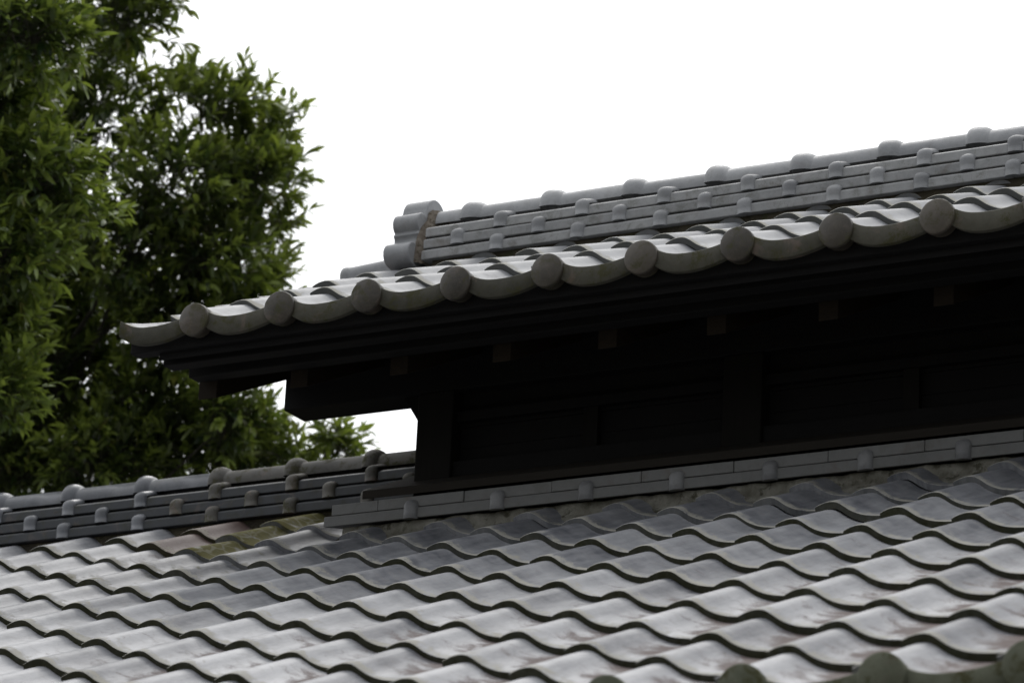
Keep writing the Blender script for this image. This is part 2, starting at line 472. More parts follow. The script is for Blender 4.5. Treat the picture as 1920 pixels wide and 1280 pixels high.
def eave_tile_mesh(u0=-.17, mossy=0.0, tone=0.7, brown=0.5):
    """eave tile with its hanging front band; crest front at the origin"""
    mb = MB()
    tile(mb, 0, 0, 0, (0.35 + mossy, brown, mossy), u0=u0, nu=26, tone=tone, pz=PZ_EAVE)
    nu = 30
    U = np.linspace(max(u0, .06), .93, nu); Z = catmull(U, PZ_EAVE)
    yf, yb = -.012, .004
    vs = []
    H = .043
    rows = [(yb, .001), (yf + .0015, .0012), (yf, -.0008), (yf, -.018), (yf, -H + .0015), (yf + .0015, -H), (yb, -H)]
    for y, dz in rows:
        for i in range(nu):
            # lower edge swells slightly at mid span like a hanging lip
            t = (U[i] - .06) / .87
            k = dz if dz > -.01 else dz - .006 * math.sin(math.pi * min(max(t, 0), 1)) * (dz / -H)
            vs.append((U[i] * W, y, Z[i] + k))
    fs = [(j*nu+i, (j+1)*nu+i, (j+1)*nu+i+1, j*nu+i+1) for j in range(len(rows)-1) for i in range(nu-1)]
    m_ = len(rows)
    mb.add(vs, fs, True, (tone, .5, .6, 1), (0, 0, 0, .5), mi=1)
    # closed ends
    mb.add([vs[j*nu] for j in range(m_)], [tuple(range(m_))[::-1]], False, mi=1)
    mb.add([vs[j*nu+nu-1] for j in range(m_)], [tuple(range(m_))], False, mi=1)
    return mb.mesh('eave_tile', True)

# ------------------------------------------------------------------ ridge pieces
def cap_mesh(length=.268, r=.050, rb=.064, bw=.046, base=-.004):
    """half-round ridge cap, band at its left end; axis along +X from the origin"""
    mb = MB()
    prof = [(0.0, rb*.86), (bw*.04, rb*.93), (bw*.12, rb*.975), (bw*.25, rb), (bw*.42, rb), (bw*.62, rb*.97), (bw*.80, rb*.91), (bw*.93, rb*.83), (bw, r*1.03), (bw+.0015, r*1.005), (bw+.004, r), (length*.6, r), (length+.006, r*.985)]
    seg = 24
    rings = []
    for x, rr in prof:
        ring = [(x, -rr, base)]
        for i in range(seg+1):
            a = math.pi - math.pi*i/seg
            ring.append((x, rr*math.cos(a), rr*math.sin(a)))
        ring.append((x, rr, base))
        rings.append(ring)
    k = len(rings[0])
    vs = [p for r_ in rings for p in r_]
    fs = [(j*k+i, (j+1)*k+i, (j+1)*k+i+1, j*k+i+1) for j in range(len(rings)-1) for i in range(k-1)]
    fs.append(tuple(range(k))[::-1]); fs.append(tuple(range((len(rings)-1)*k, len(rings)*k)))
    mb.add(vs, fs, True)
    me = mb.mesh('ridge_cap')
    for p in me.polygons:
        if len(p.vertices) > 4: p.use_smooth = False
    return me

def cover_mesh(height=.034, wd=.046, out=.015, back=.045, rise=.016):
    """joint cover: rounded strip that climbs the course face and bends over its top; foot at the origin, facing -Y"""
    pts = [(0, -.001), (0, height*.5), (-.0005, height*.85)]
    for t in np.linspace(0, 1, 6)[1:]:
        a = t * math.radians(68)
        R = .012
        pts.append((-.0005 + R*(1-math.cos(a)), height*.85 + R*math.sin(a)))
    y_, z_ = pts[-1]
    pts.append((y_ + back*.5, z_ + rise*.5)); pts.append((y_ + back, z_ + rise))
    mb = MB(); seg = 12; vs = []
    for i, (y, z) in enumerate(pts):
        a = pts[max(i-1, 0)]; b = pts[min(i+1, len(pts)-1)]
        ty, tz = b[0]-a[0], b[1]-a[1]; ln = math.hypot(ty, tz); ty /= ln; tz /= ln
        ny, nz = -tz, ty
        for j in range(seg+1):
            th = math.pi*j/seg
            cx = math.cos(th); sx = math.sin(th)
            # superellipse: flat-ish sides
            vx = math.copysign(abs(cx)**.9, cx) * wd/2
            vn = (abs(sx)**.9) * out
            vs.append((-vx, y + ny*(vn - .004), z + nz*(vn - .004)))
    k = seg+1
    fs = [(j*k+i, j*k+i+1, (j+1)*k+i+1, (j+1)*k+i) for j in range(len(pts)-1) for i in range(k-1)]
    fs.append(tuple(range(k)))
    mb.add(vs, fs, True)
    me = mb.mesh('joint_cover')
    me.polygons[len(me.polygons)-1].use_smooth = False
    return me

CAP_ME = cap_mesh(bw=.064, rb=.0655); COVER_ME = cover_mesh(); FCOVER_ME = cover_mesh(height=.038, wd=.044, back=.02, rise=.002, out=.017)

def at(o, x, y, z):
    o.location = Vector(o.location) + Vector((x, y, z))
    return o

def build_ridge(parent, x0, x1, axis_y, cap_z, cap_x0, ncap, cov, mats, mossy=()):
    """three courses, joint covers and the row of caps; cap_z is the base line of the caps. cov: cover centre per course"""
    R = bpy.data.objects.new('ridge', None); COL.objects.link(R); R.parent = parent
    R.location = -parent.location
    mcap, mcourse, mmoss = mats
    zs = [cap_z - .142, cap_z - .103, cap_z - .064]
    yf = [.120, .110, .100]
    for c in range(3):
        mb = MB()
        zb = zs[c]; y = yf[c]
        nseg = int((x1-x0)/.27)
        poly_f = [(axis_y - y, zb), (axis_y + y, zb), (axis_y + y, zb+.027), (axis_y + y - .014, zb+.0350), (axis_y - y + .014, zb+.0350), (axis_y - y, zb+.027)]
        # pieces of noshi tile meeting under the covers
        xs = [x0] + [k for k in np.arange(cov[c] - 27*.27*2, x1, .27) if k > x0 + .04 and k < x1 - .02] + [x1]
        for a_, b_ in zip(xs[:-1], xs[1:]):
            dy = random.gauss(0, .0009); dz = random.gauss(0, .0006)
            prism_x(mb, [(yy+dy, zz+dz) for yy, zz in poly_f], a_+.0006, b_-.0006)
        o = link('ridge_course', mb.mesh('ridge_course'), mcourse, R); bevel(o, .0025)
        first = True
        k = cov[c] - 27*.27*2
        while k < x1 - .03:
            if k > x0 + .05:
                mcv = mmoss if any(abs(k - mx) < .14 for mx in mossy) else mcap
                me = COVER_ME if mcv is mcap else COVER_MOSS
                o = link('joint_cover', me, mcap, R)
                at(o, k + random.gauss(0, .002), axis_y - y, zb)
                o.rotation_euler = (0, random.gauss(0, .02), random.gauss(0, .02))
            k += .27
    # dark mortar bed under the lowest course
    mb = MB()
    prism_x(mb, [(axis_y-.105, zs[0]-.075), (axis_y+.105, zs[0]-.075), (axis_y+.10, zs[0]-.001), (axis_y-.10, zs[0]-.001)], x0+.03, x1)
    link('mortar_bed', mb.mesh('mortar_bed'), M_SOIL, R)
    for i in range(ncap):
        x = cap_x0 + i*.27
        me = CAP_MOSS if any(abs(x - mx) < .14 for mx in mossy) else CAP_ME_L if mcap is M_CAP_LOW else CAP_ME
        o = link('ridge_cap', me, mcap, R)
        at(o, x, axis_y + random.gauss(0, .001), cap_z + random.gauss(0, .0008))
        o.rotation_euler = (0, random.gauss(0, .003), random.gauss(0, .003))
    # first piece of cap without band, from the ornament to the first band
    return R

def copy_me(me, mt):
    c = me.copy(); c.materials.clear(); c.materials.append(mt); return c
CAP_ME.materials.append(M_CAP)
CAP_ME_L = copy_me(cap_mesh(bw=.048, rb=.066), M_CAP_LOW)
CAP_MOSS = copy_me(CAP_ME_L, M_CAP_MOSS)
COVER_MOSS = copy_me(COVER_ME, M_CAP_MOSS)
_cover_up = copy_me(COVER_ME, M_COVER); _cover_low = copy_me(COVER_ME, M_CAP_LOW)
FCOVER_ME.materials.append(M_FCOVER)

# ================================================================== setting
mb = MB(); mb.add([(-400, -400, -3.4), (400, -400, -3.4), (400, 600, -3.4), (-400, 600, -3.4)], [(0, 1, 2, 3)])
g = link('ground', mb.mesh('ground'), M_GROUND); g['kind'] = 'structure'

# ================================================================== lower building
H = empty('tiled_house', (-1.2, 3.18, -3.4), 'long lower building whose broad grey tiled roof fills the bottom of the view', 'building')
IX0, IX1 = -24, 14
KTOP = 13
mb = MB()
special = {(-12, 13): 'moss', (-12, 12): 'moss', (-12, 11): 'moss', (-13, 13): 'red', (-13, 12): 'red', (-13, 11): 'red2'}
def wear_low(i, k):
    # exposed lips carry grime; the rows sheltered by the raised roof stay clean
    sheltered = i > -12.5 - 0 and k >= 9
    e_ = 0.97
    if i > -12:
        e_ = {9: .85, 10: .45, 11: .12, 12: .08, 13: .08}.get(k, .97)
    br = 0.0
    d = max(0.0, 1 - (k + 1) / 9.0)
    br = min(1.15, d * 1.35 * (0.35 + 0.65 * max(0.0, min(1.0, (i + 14) / 12.0))) + (0.45 if random.random() < .25 else 0.08))
    if k >= 9: br *= .3
    ms_ = .30 if (i in (-11, -13, -12) and k in (9, 10)) else (.22 if random.random() < .03 else 0.0)
    return (e_, br, ms_)
for k in range(0, KTOP + 1):
    for i in range(IX0, IX1 + 1):
        if special.get((i, k)): continue
        wv = wear_low(i, k)
        tn = None
        if i > -12 and k >= 9: tn = random.uniform(0, .35)  # rows below the raised eave: its shade put into a darker tile tone
        elif k >= 6: tn = random.uniform(0.05, .9)
        else: tn = random.uniform(.4, 1) if random.random() > .16 else random.uniform(0, .12)
        tile(mb, i*W, k*STEPY, k*STEPZ, wv, tone=tn)
o = link('tile_field', mb.mesh('tile_field', True), M_TILE, H)
M_TILE_RED = tile_material('reddish_clay_tile', dark=(0.09, 0.055, 0.047), light=(0.17, 0.125, 0.11), rough=.55)
for (i, k), kind in special.items():
    if not kind: continue
    b = MB()
    if kind == 'moss':
        tile(b, i*W, k*STEPY, k*STEPZ, (.6, 0, .62), tone=.25)
        o = link('clay_tile', b.mesh('clay_tile', True), M_TILE, H, 'moss covered yellow green roof tile below the left ridge')
    elif kind == 'red':
        tile(b, i*W, k*STEPY, k*STEPZ, (.9, .3, .12), tone=.3)
        o = link('clay_tile', b.mesh('clay_tile', True), M_TILE_RED, H, 'reddish brown roof tile below the left ridge')
    else:
        tile(b, i*W, k*STEPY, k*STEPZ, (.9, 1.0, .15), tone=.8)
        o = link('clay_tile', b.mesh('clay_tile', True), M_TILE, H, 'grey roof tile stained reddish brown')
# eave row
disc_me = disc_mesh(.046, .018)
disc_low = copy_me(disc_me, M_MOSSDISC)
for i in range(IX0, IX1 + 1):
    me = eave_tile_mesh(mossy=.25, tone=random.uniform(.6, 1), brown=1.0)
    o = link('eave_tile', me, [M_TILE, M_MOSSDISC], H)
    at(o, i*W, -STEPY, -STEPZ)
    d = bpy.data.objects.new('end_disc', disc_low); COL.objects.link(d); d.parent = o
    d.location = (.019, -.004, -.040)
# rear slope
mb = MB()
RY = 3.18
for k in range(0, KTOP + 1, 1):
    for i in range(IX0, IX1 + 1, 1):
        tile(mb, i*W, k*STEPY, k*STEPZ, (.9, .2, 0), nu=9)
for idx, p_ in enumerate(mb.v): mb.v[idx] = (-p_[0] + (IX0+IX1)*W, 2*RY - p_[1], p_[2])
o = link('tile_field', mb.mesh('tile_field', True), M_TILE, H)
# ridge at left of the monitor
COVER_ME = _cover_low
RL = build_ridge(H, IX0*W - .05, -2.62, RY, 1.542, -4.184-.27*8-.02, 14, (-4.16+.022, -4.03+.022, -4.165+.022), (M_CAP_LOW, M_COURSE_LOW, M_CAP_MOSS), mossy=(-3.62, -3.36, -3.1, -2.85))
RR = build_ridge(H, 3.6, IX1*W + .05, RY, 1.542, 3.6, 1, (3.9, 4.0, 3.9), (M_CAP_LOW, M_COURSE_LOW, M_CAP_MOSS))
# roof deck and body under the tiles
mb = MB()
zc = lambda y: y * math.tan(PT)
X0H, X1H = IX0*W - .02, IX1*W + .2
prism_x(mb, [(-.17, zc(-.17)-.13), (RY, zc(RY)-.13), (2*RY+.17, zc(-.17)-.13), (2*RY+.17, zc(-.17)-.085), (RY, zc(RY)-.085), (-.17, zc(-.17)-.085)], X0H+.1, X1H-.1)
link('roof_deck', mb.mesh('roof_deck'), M_WOODX, H)
mb = MB(); box(mb, X0H+.5, X1H-.5, .75, 2*RY-.75, -3.4, -.05)
prism_x(mb, [(.75, -.05), (2*RY-.75, -.05), (RY, zc(RY)-.16)], X0H+.5, X1H-.5)
link('wall', mb.mesh('wall'), M_PLASTER, H)
mb = MB(); box(mb, X0H+.15, X1H-.15, -.15, -.12, -.26, -.155)
link('fascia_board', mb.mesh('fascia_board'), M_WOODX, H)
for k in range(int((X1H-X0H-1.2)/1.82)+1):
    x = X0H+.6+k*1.82
    mb = MB(); box(mb, x, x+.13, .735, .80, -3.4, -.06)
    link('post', mb.mesh('post'), M_WOODZ, H)

# flashing courses at the foot of the raised roof
FL = bpy.data.objects.new('flashing', None); COL.objects.link(FL); FL.parent = H; FL.location = -H.location
XF1 = 3.25
mb = MB()
for a_ in np.arange(-2.853, XF1, .27*1.0):
    pass
prism_x(mb, [(2.50, 1.157), (2.75, 1.215), (2.75, 1.243), (2.50, 1.1865)], -2.853, XF1)
bevel(link('flashing_course', mb.mesh('flashing_course'), M_FLASH, FL), .002)
mb = MB()
xs = [-2.832] + list(np.arange(-2.413-.27, XF1, .27)) + [XF1]
for a_, b_ in zip(xs[:-1], xs[1:]):
    if b_ <= a_ + .02: continue
    dy = random.gauss(0, .001)
    prism_x(mb, [(2.503+dy, 1.189), (2.75, 1.2445), (2.75, 1.275), (2.503+dy, 1.2195)], a_+.0008, b_-.0008)
bevel(link('flashing_course', mb.mesh('flashing_course'), M_FLASH, FL), .002)
k = -2.576
while k < XF1 - .05:
    o = link('joint_cover', FCOVER_ME, None, FL); at(o, k, 2.499, 1.155); k += .27
    o.rotation_euler = (0, random.gauss(0, .02), 0)
# mortar packed between the tiles and the flashing
mb = MB()
nx = 460
ysr = [(2.36, -.10), (2.40, -.074), (2.44, -.057), (2.48, -.046), (2.515, -.036), (2.52, .012)]
xs = np.linspace(-2.80, XF1, nx)
vs = []
for (y, dz) in ysr:
    for x in xs:
        jx = .004*math.sin(x*37) + .003*math.sin(x*91+1) + random.gauss(0, .0012)
        zz = min(zc(y) + dz, 1.1555)
        vs.append((x, y + jx, zz + (jx*.5 if y < 2.5 else 0)))
fs = [(j*nx+i, j*nx+i+1, (j+1)*nx+i+1, (j+1)*nx+i) for j in range(len(ysr)-1) for i in range(nx-1)]
mb.add(vs, fs, True)
mb.add([(xs[0], 2.36, .96), (xs[0], 2.52, 1.03), (xs[0], 2.52, 1.155), (xs[0], 2.515, 1.134), (xs[0], 2.44, 1.077), (xs[0], 2.36, .991)], [(0, 1, 2, 3, 4, 5)])
link('mortar_fill', mb.mesh('mortar_fill'), M_MORTAR, H)

# ================================================================== raised roof (monitor) astride the ridge
K = empty('roof_monitor', (0.0, RY, 1.24), 'dark timber turret under its own small tiled gable roof, raised above the lower roof', 'roof turret')
UX = -2.981; UY = 2.198 - STEPY; UZ = 1.742 - STEPZ
NI = 23
XL = -3.216
u_end = (XL - (UX - W)) / W
mb = MB()
for k in range(1, 5):
    tile(mb, UX - W, UY + k*STEPY, UZ + k*STEPZ, (.65, 1.0, 0), u0=u_end, nu=14, tone=.8)
    for i in range(NI):
        tile(mb, UX + i*W, UY + k*STEPY, UZ + k*STEPZ, (.62, .15 if random.random() < .3 else 0, 0), tone=random.uniform(.45, 1))
for i in range(-1, NI):
    tile(mb, UX + i*W, UY + 5*STEPY, UZ + 5*STEPZ, (.28, 0, 0), u0=(u_end if i < 0 else -.17), length=.10, nu=14, tone=.7)
link('tile_field', mb.mesh('tile_field', True), M_TILE_UP, K)
mb = MB()
for k in range(0, 6):
    for i in range(NI):
        tile(mb, UX + i*W, UY + k*STEPY, UZ + k*STEPZ, (.3, 0, 0), nu=10, length=.272 if k < 5 else .1)
XR = XL + NI*W + .2
for idx, p_ in enumerate(mb.v): mb.v[idx] = (XL + XR - p_[0], 2*RY - p_[1], p_[2])
link('tile_field', mb.mesh('tile_field', True), M_TILE_UP, K)
disc_up = copy_me(disc_me, M_DISC)
for i in range(-1, NI):
    me = eave_tile_mesh(u0=u_end if i < 0 else -.17, tone=random.uniform(.55, 1), mossy=0.0, brown=(1.0 if i < 0 else random.choice([0, .3, .6])))
    o = link('eave_tile', me, [M_TILE_UP, M_EAVE], K)
    at(o, UX + i*W, UY, UZ)
    if i >= 0:
        d = bpy.data.objects.new('end_disc', disc_up); COL.objects.link(d); d.parent = o
        d.location = (.010, -.002, -.0365)
        d.rotation_euler = (random.gauss(0, .03), random.random()*6, random.gauss(0, .03))
# ridge
COVER_ME = _cover_up
RU = build_ridge(K, -2.925, XR - .05, RY, 2.287, -2.835, NI - 2, (-2.671, -2.808, -2.671), (M_CAP, M_COURSE, M_CAP_MOSS))
o = link('ridge_cap', copy_me(cap_mesh(length=.115, rb=.0505, bw=.004), M_CAP), None, RU); at(o, -2.945, RY, 2.287)
# low cap in front of the ornament, running to the gable edge
o = link('ridge_cap', copy_me(cap_mesh(length=.26, r=.038, rb=.041, bw=.03, base=-.05), M_CAP), None, K)
at(o, -3.255, RY, 2.160); o.rotation_euler = (0, -.06, 0)
# ornament at the ridge end: scalloped plate, one continuous outline
def arc(cx, cz, r, a0, a1, n=10):
    return [(cx + r*math.cos(math.radians(a0 + (a1-a0)*i/n)), cz + r*math.sin(math.radians(a0 + (a1-a0)*i/n))) for i in range(n+1)]
half = []
half += arc(0, 2.322, .056, 90, 172, 10)               # crown lobe
half += [(-.060, 2.322)]
half += arc(-.077, 2.277, .034, 62, 235, 14)           # middle lobe
half += arc(-.112, 2.224, .017, 60, -20, 6)            # waist, curling in
half += arc(-.122, 2.168, .035, 75, 262, 14)           # foot scroll
half += [(-.10, 2.128), (-.05, 2.125)]
outl = [(RY + y, z) for y, z in half] + [(RY - y, z) for y, z in half[::-1]]
# clean duplicates
cl = []
for p_ in outl:
    if not cl or math.hypot(p_[0]-cl[-1][0], p_[1]-cl[-1][1]) > 1e-4: cl.append(p_)
if math.hypot(cl[0][0]-cl[-1][0], cl[0][1]-cl[-1][1]) < 1e-4: cl.pop()
cl = cl[::-1]
mb = MB(); prism_x(mb, cl[::-1], -3.035, -2.948)
o = link('ridge_end_ornament', mb.mesh('ridge_end_ornament'), M_CAP, K)
for p_ in o.data.polygons: p_.use_smooth = True
o.data.set_sharp_from_angle(angle=math.radians(38))
bevel(o, .004, 3)
# mortar joint between the ornament and the courses
mb = MB()
pts = [(-.118, 2.142), (-.117, 2.185), (-.106, 2.225), (-.088, 2.262), (-.055, 2.295), (-.050, 2.322), (-.026, 2.342)]
pts = pts + [(-y, z) for y, z in pts[::-1]]
vs = []; n_ = len(pts)
nxr = 5
for q in range(nxr):
    x = -2.95 + q*.007
    sc = 1 - q*.02
    for y, z in pts:
        vs.append((x, RY + y*sc + random.gauss(0, .0015), z - q*.002 + random.gauss(0, .0015)))
fs = [(q*n_+i, q*n_+i+1, (q+1)*n_+i+1, (q+1)*n_+i) for q in range(nxr-1) for i in range(n_-1)] + [tuple(range((nxr-1)*n_, nxr*n_))]
mb.add(vs, fs, True)
link('joint_mortar', mb.mesh('joint_mortar'), M_SEAL, K)

# timber under the raised roof
zu = lambda y: 1.742 + (y - 2.198)*math.tan(PT)        # crest plane
def slab(mb, x0, x1, y0, y1, dz0, dz1):
    prism_x(mb, [(y0, zu(y0)+dz0), (y1, zu(y1)+dz0), (y1, zu(y1)+dz1), (y0, zu(y0)+dz1)], x0, x1)
XE = XR - .1
mb = MB()
prism_x(mb, [(2.03, zu(2.03)-.14), (RY, zu(RY)-.20), (2*RY-2.03, zu(2.03)-.14), (2*RY-2.03, zu(2.03)-.09), (RY, zu(RY)-.085), (2.03, zu(2.03)-.09)], -3.12, XE)
link('roof_deck', mb.mesh('roof_deck'), M_WOODX, K)
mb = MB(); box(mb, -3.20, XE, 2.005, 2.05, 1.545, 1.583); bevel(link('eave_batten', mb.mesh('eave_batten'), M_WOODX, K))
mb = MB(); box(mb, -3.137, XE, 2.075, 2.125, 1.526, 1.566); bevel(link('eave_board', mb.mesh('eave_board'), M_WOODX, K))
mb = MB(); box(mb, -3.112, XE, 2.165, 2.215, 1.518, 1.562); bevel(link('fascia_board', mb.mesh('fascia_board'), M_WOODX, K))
def rafter(x, w_=.055):
    mb = MB()
    y0, y1 = 2.225, RY
    prism_x(mb, [(y0, zu(y0)-.283), (y1, zu(y1)-.283), (y1, zu(y1)-.215), (y0, zu(y0)-.215)], x - w_/2, x + w_/2)
    m2 = MB(); m2.v = mb.v[:]; 
    bevel(link('rafter', mb.mesh('rafter'), M_WOODY, K), .002)
rafter(-3.085, .06)
k = -2.79
while k < XE - .1:
    rafter(k); k += .315
# rear rafters
for j in range(20):
    x = -3.085 + j*.315
    if x > XE: break
    mb = MB(); y0, y1 = RY, 2*RY - 2.225
    prism_x(mb, [(y0, zu(RY)-.283), (y1, zu(2.225)-.283), (y1, zu(2.225)-.215), (y0, zu(RY)-.215)], x-.0275, x+.0275)
    link('rafter', mb.mesh('rafter'), M_WOODY, K)
# beams, posts
mb = MB(); box(mb, -3.087, XE, 2.62, 2.733, 1.558, 1.72); bevel(link('beam', mb.mesh('beam'), M_WOODX, K), .004)
mb = MB(); box(mb, -3.087, XE, 2*RY-2.733, 2*RY-2.62, 1.558, 1.72); bevel(link('beam', mb.mesh('beam'), M_WOODX, K), .004)
px = -2.642
for j in range(7):
    x = px + j*.945
    if x > XF1 - .15: break
    mb = MB(); box(mb, x, x+.115, 2.617, 2.728, 1.20, 1.5575)
    bevel(link('post', mb.mesh('post'), M_WOODZ, K), .004)
    mb = MB(); box(mb, x, x+.115, 2*RY-2.728, 2*RY-2.617, 1.20, 1.5575)
    bevel(link('post', mb.mesh('post'), M_WOODZ, K), .004)
mb = MB(); prism_y(mb, [(-2.642, 1.47), (-2.642, 1.5578), (-2.70, 1.5578)], 2.64, 2.71)
link('brace', mb.mesh('brace'), M_WOODZ, K)
# wall of boards with rails, set back between the posts
mb = MB()
z = 1.22
while z < 1.56:
    box(mb, -2.60, XF1, 2.665 + random.uniform(0, .004), 2.70, z, z + .0585); z += .06
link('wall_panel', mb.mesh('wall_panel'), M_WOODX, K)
mb = MB(); box(mb, -2.60, XF1, 2.632, 2.664, 1.30, 1.352); bevel(link('rail', mb.mesh('rail'), M_WOODX, K), .002)
mb = MB(); box(mb, -2.60, XF1, 2.64, 2.664, 1.47, 1.50); bevel(link('rail', mb.mesh('rail'), M_WOODX, K), .002)
for j in range(5):
    x = px + .96/2 + .945*j + .03
    mb = MB(); box(mb, x, x+.045, 2.645, 2.664, 1.353, 1.469); link('stud', mb.mesh('stud'), M_WOODZ, K)
# gable wall at the left end
mb = MB(); prism_x(mb, [(2.735, 1.20), (2*RY-2.735, 1.20), (2*RY-2.735, 1.75), (RY, zu(RY)-.29), (2.735, 1.75)], -2.625, -2.60)
link('gable_wall', mb.mesh('gable_wall'), M_WOODX, K)
# sloping sill board on the flashing
mb = MB()
sy0, sy1 = 2.51, 2.80
tz = lambda y: 1.253 + (y-2.51)*.4536
prism_x(mb, [(sy0, tz(sy0)-.024), (sy1, tz(sy1)-.024), (sy1, tz(sy1)), (sy0, tz(sy0))], -2.74, XF1)
bevel(link('sill_board', mb.mesh('sill_board'), M_SILL, K), .002)

# ================================================================== trees
def leaf_template():
    """pointed evergreen leaf, 1 long along +Y, folded along its midrib and drooping"""
    ys = [0, .10, .32, .58, .82, 1.0]
    wd = [.015, .085, .155, .150, .085, .0]
    v = []
    for y, w_ in zip(ys, wd):
        z = -.16*y*y
        v += [(-w_, y, z + w_*.28), (0, y, z), (w_, y, z + w_*.28)]
    f = []
    for j in range(len(ys)-1):
        a = j*3
        f += [(a, a+1, a+4, a+3), (a+1, a+2, a+5, a+4)]
    return np.array(v, dtype=np.float64), np.array(f)
LV, LF = leaf_template()

def shoot(P, D, n, ln, spread, out_m, out_c, out_w, bright):
    """one leafy shoot from P along D: alternate leaves, dense at the tip"""
    D = D/np.linalg.norm(D)
    t0 = np.cross(D, [0, 0, 1.0]); 
    if np.linalg.norm(t0) < .1: t0 = np.cross(D, [1.0, 0, 0])
    t0 /= np.linalg.norm(t0); t1 = np.cross(D, t0)
    L = ln * rng.uniform(.8, 1.2)
    bend = rng.normal(0, .12, 3)
    ph = rng.uniform(0, 6.28)
    out_w.append((P, P + D*L + bend*L*.5))
    for i in range(n):
        s = (i + rng.uniform(0, .6))/n
        s = s**.75
        base = P + D*L*s + bend*L*s*s*.5
        a = ph + i*2.4
        rad = t0*math.cos(a) + t1*math.sin(a)
        tip = 1 - s
        d = D*(.55 + .75*s) + rad*(1.0 - .35*s)*spread + np.array([0, 0, -.10 + .15*rng.normal()]) + rng.normal(0, .16, 3)
        d /= np.linalg.norm(d)
        up = np.array([0, 0, 1.0])*1.0 + D*.35 + rng.normal(0, .42, 3)
        x = np.cross(d, up); x /= np.linalg.norm(x) + 1e-9
        z = np.cross(x, d)
        sz = rng.uniform(.034, .080) * (1 - .25*(s > .93))
        curl = rng.uniform(.3, 2.2)
        M = np.stack([x*sz*rng.uniform(.85, 1.15), d*sz, z*sz*curl])
        out_m.append((M, base))
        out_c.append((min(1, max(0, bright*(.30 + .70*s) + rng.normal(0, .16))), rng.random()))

def build_crown(lumps, dens, bright, seed_dir):
    mm, cc, tw = [], [], []
    cen = np.array([l[:3] for l in lumps]); rad = np.array([l[3] for l in lumps])
    for (x, y, z, r), extra in zip(lumps, range(len(lumps))):
        c = np.array([x, y, z])
        n = (1 if r < .1 else 0) + int(dens * (r/.2)**2 * (.68 if z > 3.88 and y > 5.5 else 1))
        for _ in range(n):
            d = rng.normal(0, 1, 3); d /= np.linalg.norm(d)
            if d[2] < -.3 and rng.random() < .45: d[2] *= -1
            rr = r * rng.uniform(.55, 1.03)
            if rng.random() < .25: rr = r*rng.uniform(.1, .6)
            p = c + d*rr*np.array([1, 1.15, .9])
            # skip shoots deep inside other lumps
            depth = (rad - np.linalg.norm(cen - p, axis=1)).max()
            if depth > .17 and rng.random() < .7: continue
            dirn = d*1.0 + seed_dir + rng.normal(0, .35, 3)
            shoot(p - dirn/np.linalg.norm(dirn)*.05, dirn, rng.integers(6, 17), rng.uniform(.06, .17), rng.uniform(.6, 1.1), mm, cc, tw, bright * (1.0 if depth < .06 else .35))  # shoots deep in the crown get darker leaf colour, standing in for self-shadow
    return mm, cc, tw

def crown_mesh(mm, cc, name):
    n = len(mm); nv = len(LV)
    A = np.array([m_ for m_, _ in mm]); B = np.array([b for _, b in mm])
    V = (LV[None] @ A + B[:, None, :]).reshape(-1, 3)
    F = (LF[None] + (np.arange(n)*nv)[:, None, None]).reshape(-1, 4)
    me = bpy.data.meshes.new(name)
    me.vertices.add(len(V)); me.vertices.foreach_set('co', V.ravel())
    me.loops.add(F.size); me.loops.foreach_set('vertex_index', F.ravel().astype(np.int32))
    me.polygons.add(len(F)); me.polygons.foreach_set('loop_start', np.arange(0, F.size, 4, dtype=np.int32))
    me.polygons.foreach_set('use_smooth', np.ones(len(F), dtype=bool))
    me.update(calc_edges=True); me.validate()
    C4 = np.zeros((n, nv, 4), dtype=np.float32)
    ca = np.array(cc)
    C4[:, :, 0] = ca[:, 0:1]; C4[:, :, 1] = ca[:, 1:2]; C4[:, :, 3] = 1
    at_ = me.attributes.new('leaf', 'FLOAT_COLOR', 'POINT'); at_.data.foreach_set('color', C4.ravel())
    return me

def tube(mb, pts, radii, seg=8):
    pts = [np.array(p, dtype=float) for p in pts]; vs = []
    for i, p_ in enumerate(pts):
        t = pts[min(i+1, len(pts)-1)] - pts[max(i-1, 0)]; t /= np.linalg.norm(t) + 1e-9
        a = np.cross(t, [0.3, 0.9, 0.1]); a /= np.linalg.norm(a); b = np.cross(t, a)
        for k_ in range(seg):
            th = 2*math.pi*k_/seg
            vs.append(p_ + (a*math.cos(th) + b*math.sin(th))*radii[i])
    fs = [(i*seg+k_, i*seg+(k_+1) % seg, (i+1)*seg+(k_+1) % seg, (i+1)*seg+k_) for i in range(len(pts)-1) for k_ in range(seg)]
    mb.add(vs, fs, True)

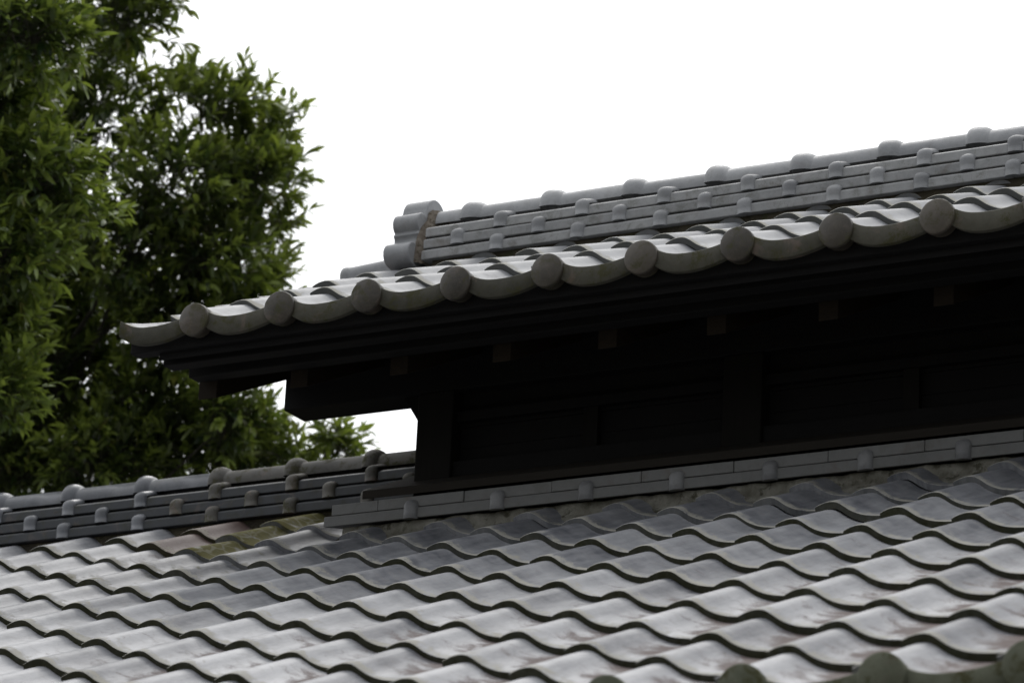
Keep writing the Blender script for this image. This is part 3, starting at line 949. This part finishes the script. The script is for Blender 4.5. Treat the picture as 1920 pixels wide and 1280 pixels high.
def tree(name, label, lumps, base, dens, bright, leafmat, dirn):
    T = empty(name, base, label, 'tree')
    mm, cc, tw = build_crown(lumps, dens, bright, np.array(dirn))
    print(name, 'leaves', len(mm))
    link('crown', crown_mesh(mm, cc, 'crown'), leafmat, T)
    cen = np.array([l[:3] for l in lumps])
    top = cen.mean(0)
    mb = MB()
    b = np.array(base); zt = cen[:, 2].max() - .2
    axis = [b + np.array([0, 0, -.05]), b + np.array([.05, .03, 1.5]), b + np.array([-.03, .06, 3.5]), b + np.array([.02, .0, 5.2]), np.array([b[0]+.05, b[1], zt])]
    tube(mb, axis, [.17, .14, .11, .08, .02], 12)
    link('trunk', mb.mesh('trunk'), M_BARK, T)
    mb = MB()
    for l in lumps:
        c = np.array(l[:3]); hz = max(c[2] - .25 - .35*np.hypot(*(c-b)[:2]), b[2] + 2.5)
        r0 = np.array([b[0], b[1], hz]); mid = (r0 + c)/2 + np.array([0, 0, -.05]) + rng.normal(0, .04, 3)
        tube(mb, [r0, mid, c - (c-mid)*.1], [.022, .012, .004], 6)
    for p0, p1 in tw:
        tube(mb, [p0 - (p1-p0)*.6, p0, p1], [.0022, .0018, .001], 3)
    link('branch', mb.mesh('branch'), M_BARK, T)
    return T

near = [[-5.43, 4.38, 3.82, 0.197], [-5.54, 4.6, 3.35, 0.208], [-5.62, 4.9, 3.34, 0.171], [-5.71, 4.59, 3.65, 0.2], [-5.6, 4.6, 3.04, 0.177], [-5.87, 4.75, 2.77, 0.239], [-5.74, 4.82, 2.88, 0.12], [-5.81, 4.46, 3.19, 0.296], [-5.89, 4.49, 3.9, 0.302], [-5.7, 4.74, 2.55, 0.138], [-6.02, 4.37, 3.5, 0.318], [-6.17, 4.6, 2.86, 0.319], [-5.7, 4.29, 4.22, 0.299]]
back = [[-6.22, 6.08, 4.7, 0.202], [-6.66, 6.36, 4.69, 0.254], [-6.46, 6.31, 4.34, 0.273], [-5.91, 6.23, 4.28, 0.156], [-5.86, 6.45, 4.38, 0.135], [-5.87, 6.54, 4.2, 0.169], [-5.66, 6.46, 4.09, 0.078], [-5.97, 6.16, 3.95, 0.243], [-6.02, 6.69, 4.03, 0.193], [-6.24, 6.28, 3.72, 0.267], [-5.95, 6.45, 3.72, 0.212], [-6.82, 6.75, 3.69, 0.301], [-6.22, 6.57, 3.46, 0.247], [-6.8, 6.65, 3.31, 0.297], [-6.35, 6.72, 3.17, 0.249], [-5.9, 6.58, 3.03, 0.177], [-5.93, 6.97, 3.03, 0.135], [-6.46, 6.53, 2.86, 0.246], [-6.9, 6.52, 2.9, 0.249], [-5.69, 7.08, 3.01, 0.09], [-6.76, 6.18, 4.17, 0.318], [-6.93, 6.16, 4.63, 0.276], [-6.83, 6.34, 3.8, 0.296], [-6.12, 6.14, 4.93, 0.226], [-6.59, 6.19, 5.19, 0.323], [-7.19, 6.37, 3.08, 0.34], [-7.34, 6.2, 4.26, 0.416],
        [-5.95, 6.83, 3.97, 0.114], [-5.97, 6.89, 3.8, 0.103], [-5.99, 6.78, 3.59, 0.181], [-6.07, 6.67, 3.4, 0.225], [-5.79, 6.44, 4.03, 0.178], [-6.07, 6.9, 2.97, 0.18], [-6.23, 6.81, 2.99, 0.226], [-5.76, 6.88, 2.93, 0.075],
        [-5.86, 6.72, 4.39, 0.087], [-5.83, 6.82, 4.17, 0.073], [-5.72, 6.62, 4.39, 0.041], [-5.61, 7.07, 3.03, 0.058], [-5.61, 6.93, 3.04, 0.054], [-5.75, 6.69, 3.97, 0.059], [-6.07, 6.32, 4.48, 0.101]]
near += [[-6.3, 4.6, 2.3, .33], [-6.9, 4.9, 2.0, .40], [-6.6, 4.3, 2.6, .35], [-7.3, 4.6, 3.0, .42], [-7.0, 5.4, 2.6, .40], [-7.2, 4.7, 3.9, .42]]
back += [[-6.4, 6.7, 2.45, .32], [-7.0, 7.1, 2.2, .42], [-6.3, 7.1, 2.1, .30], [-7.6, 6.9, 2.6, .42], [-6.9, 6.4, 1.8, .38], [-7.8, 7.0, 3.6, .45], [-7.2, 7.5, 3.2, .42]]
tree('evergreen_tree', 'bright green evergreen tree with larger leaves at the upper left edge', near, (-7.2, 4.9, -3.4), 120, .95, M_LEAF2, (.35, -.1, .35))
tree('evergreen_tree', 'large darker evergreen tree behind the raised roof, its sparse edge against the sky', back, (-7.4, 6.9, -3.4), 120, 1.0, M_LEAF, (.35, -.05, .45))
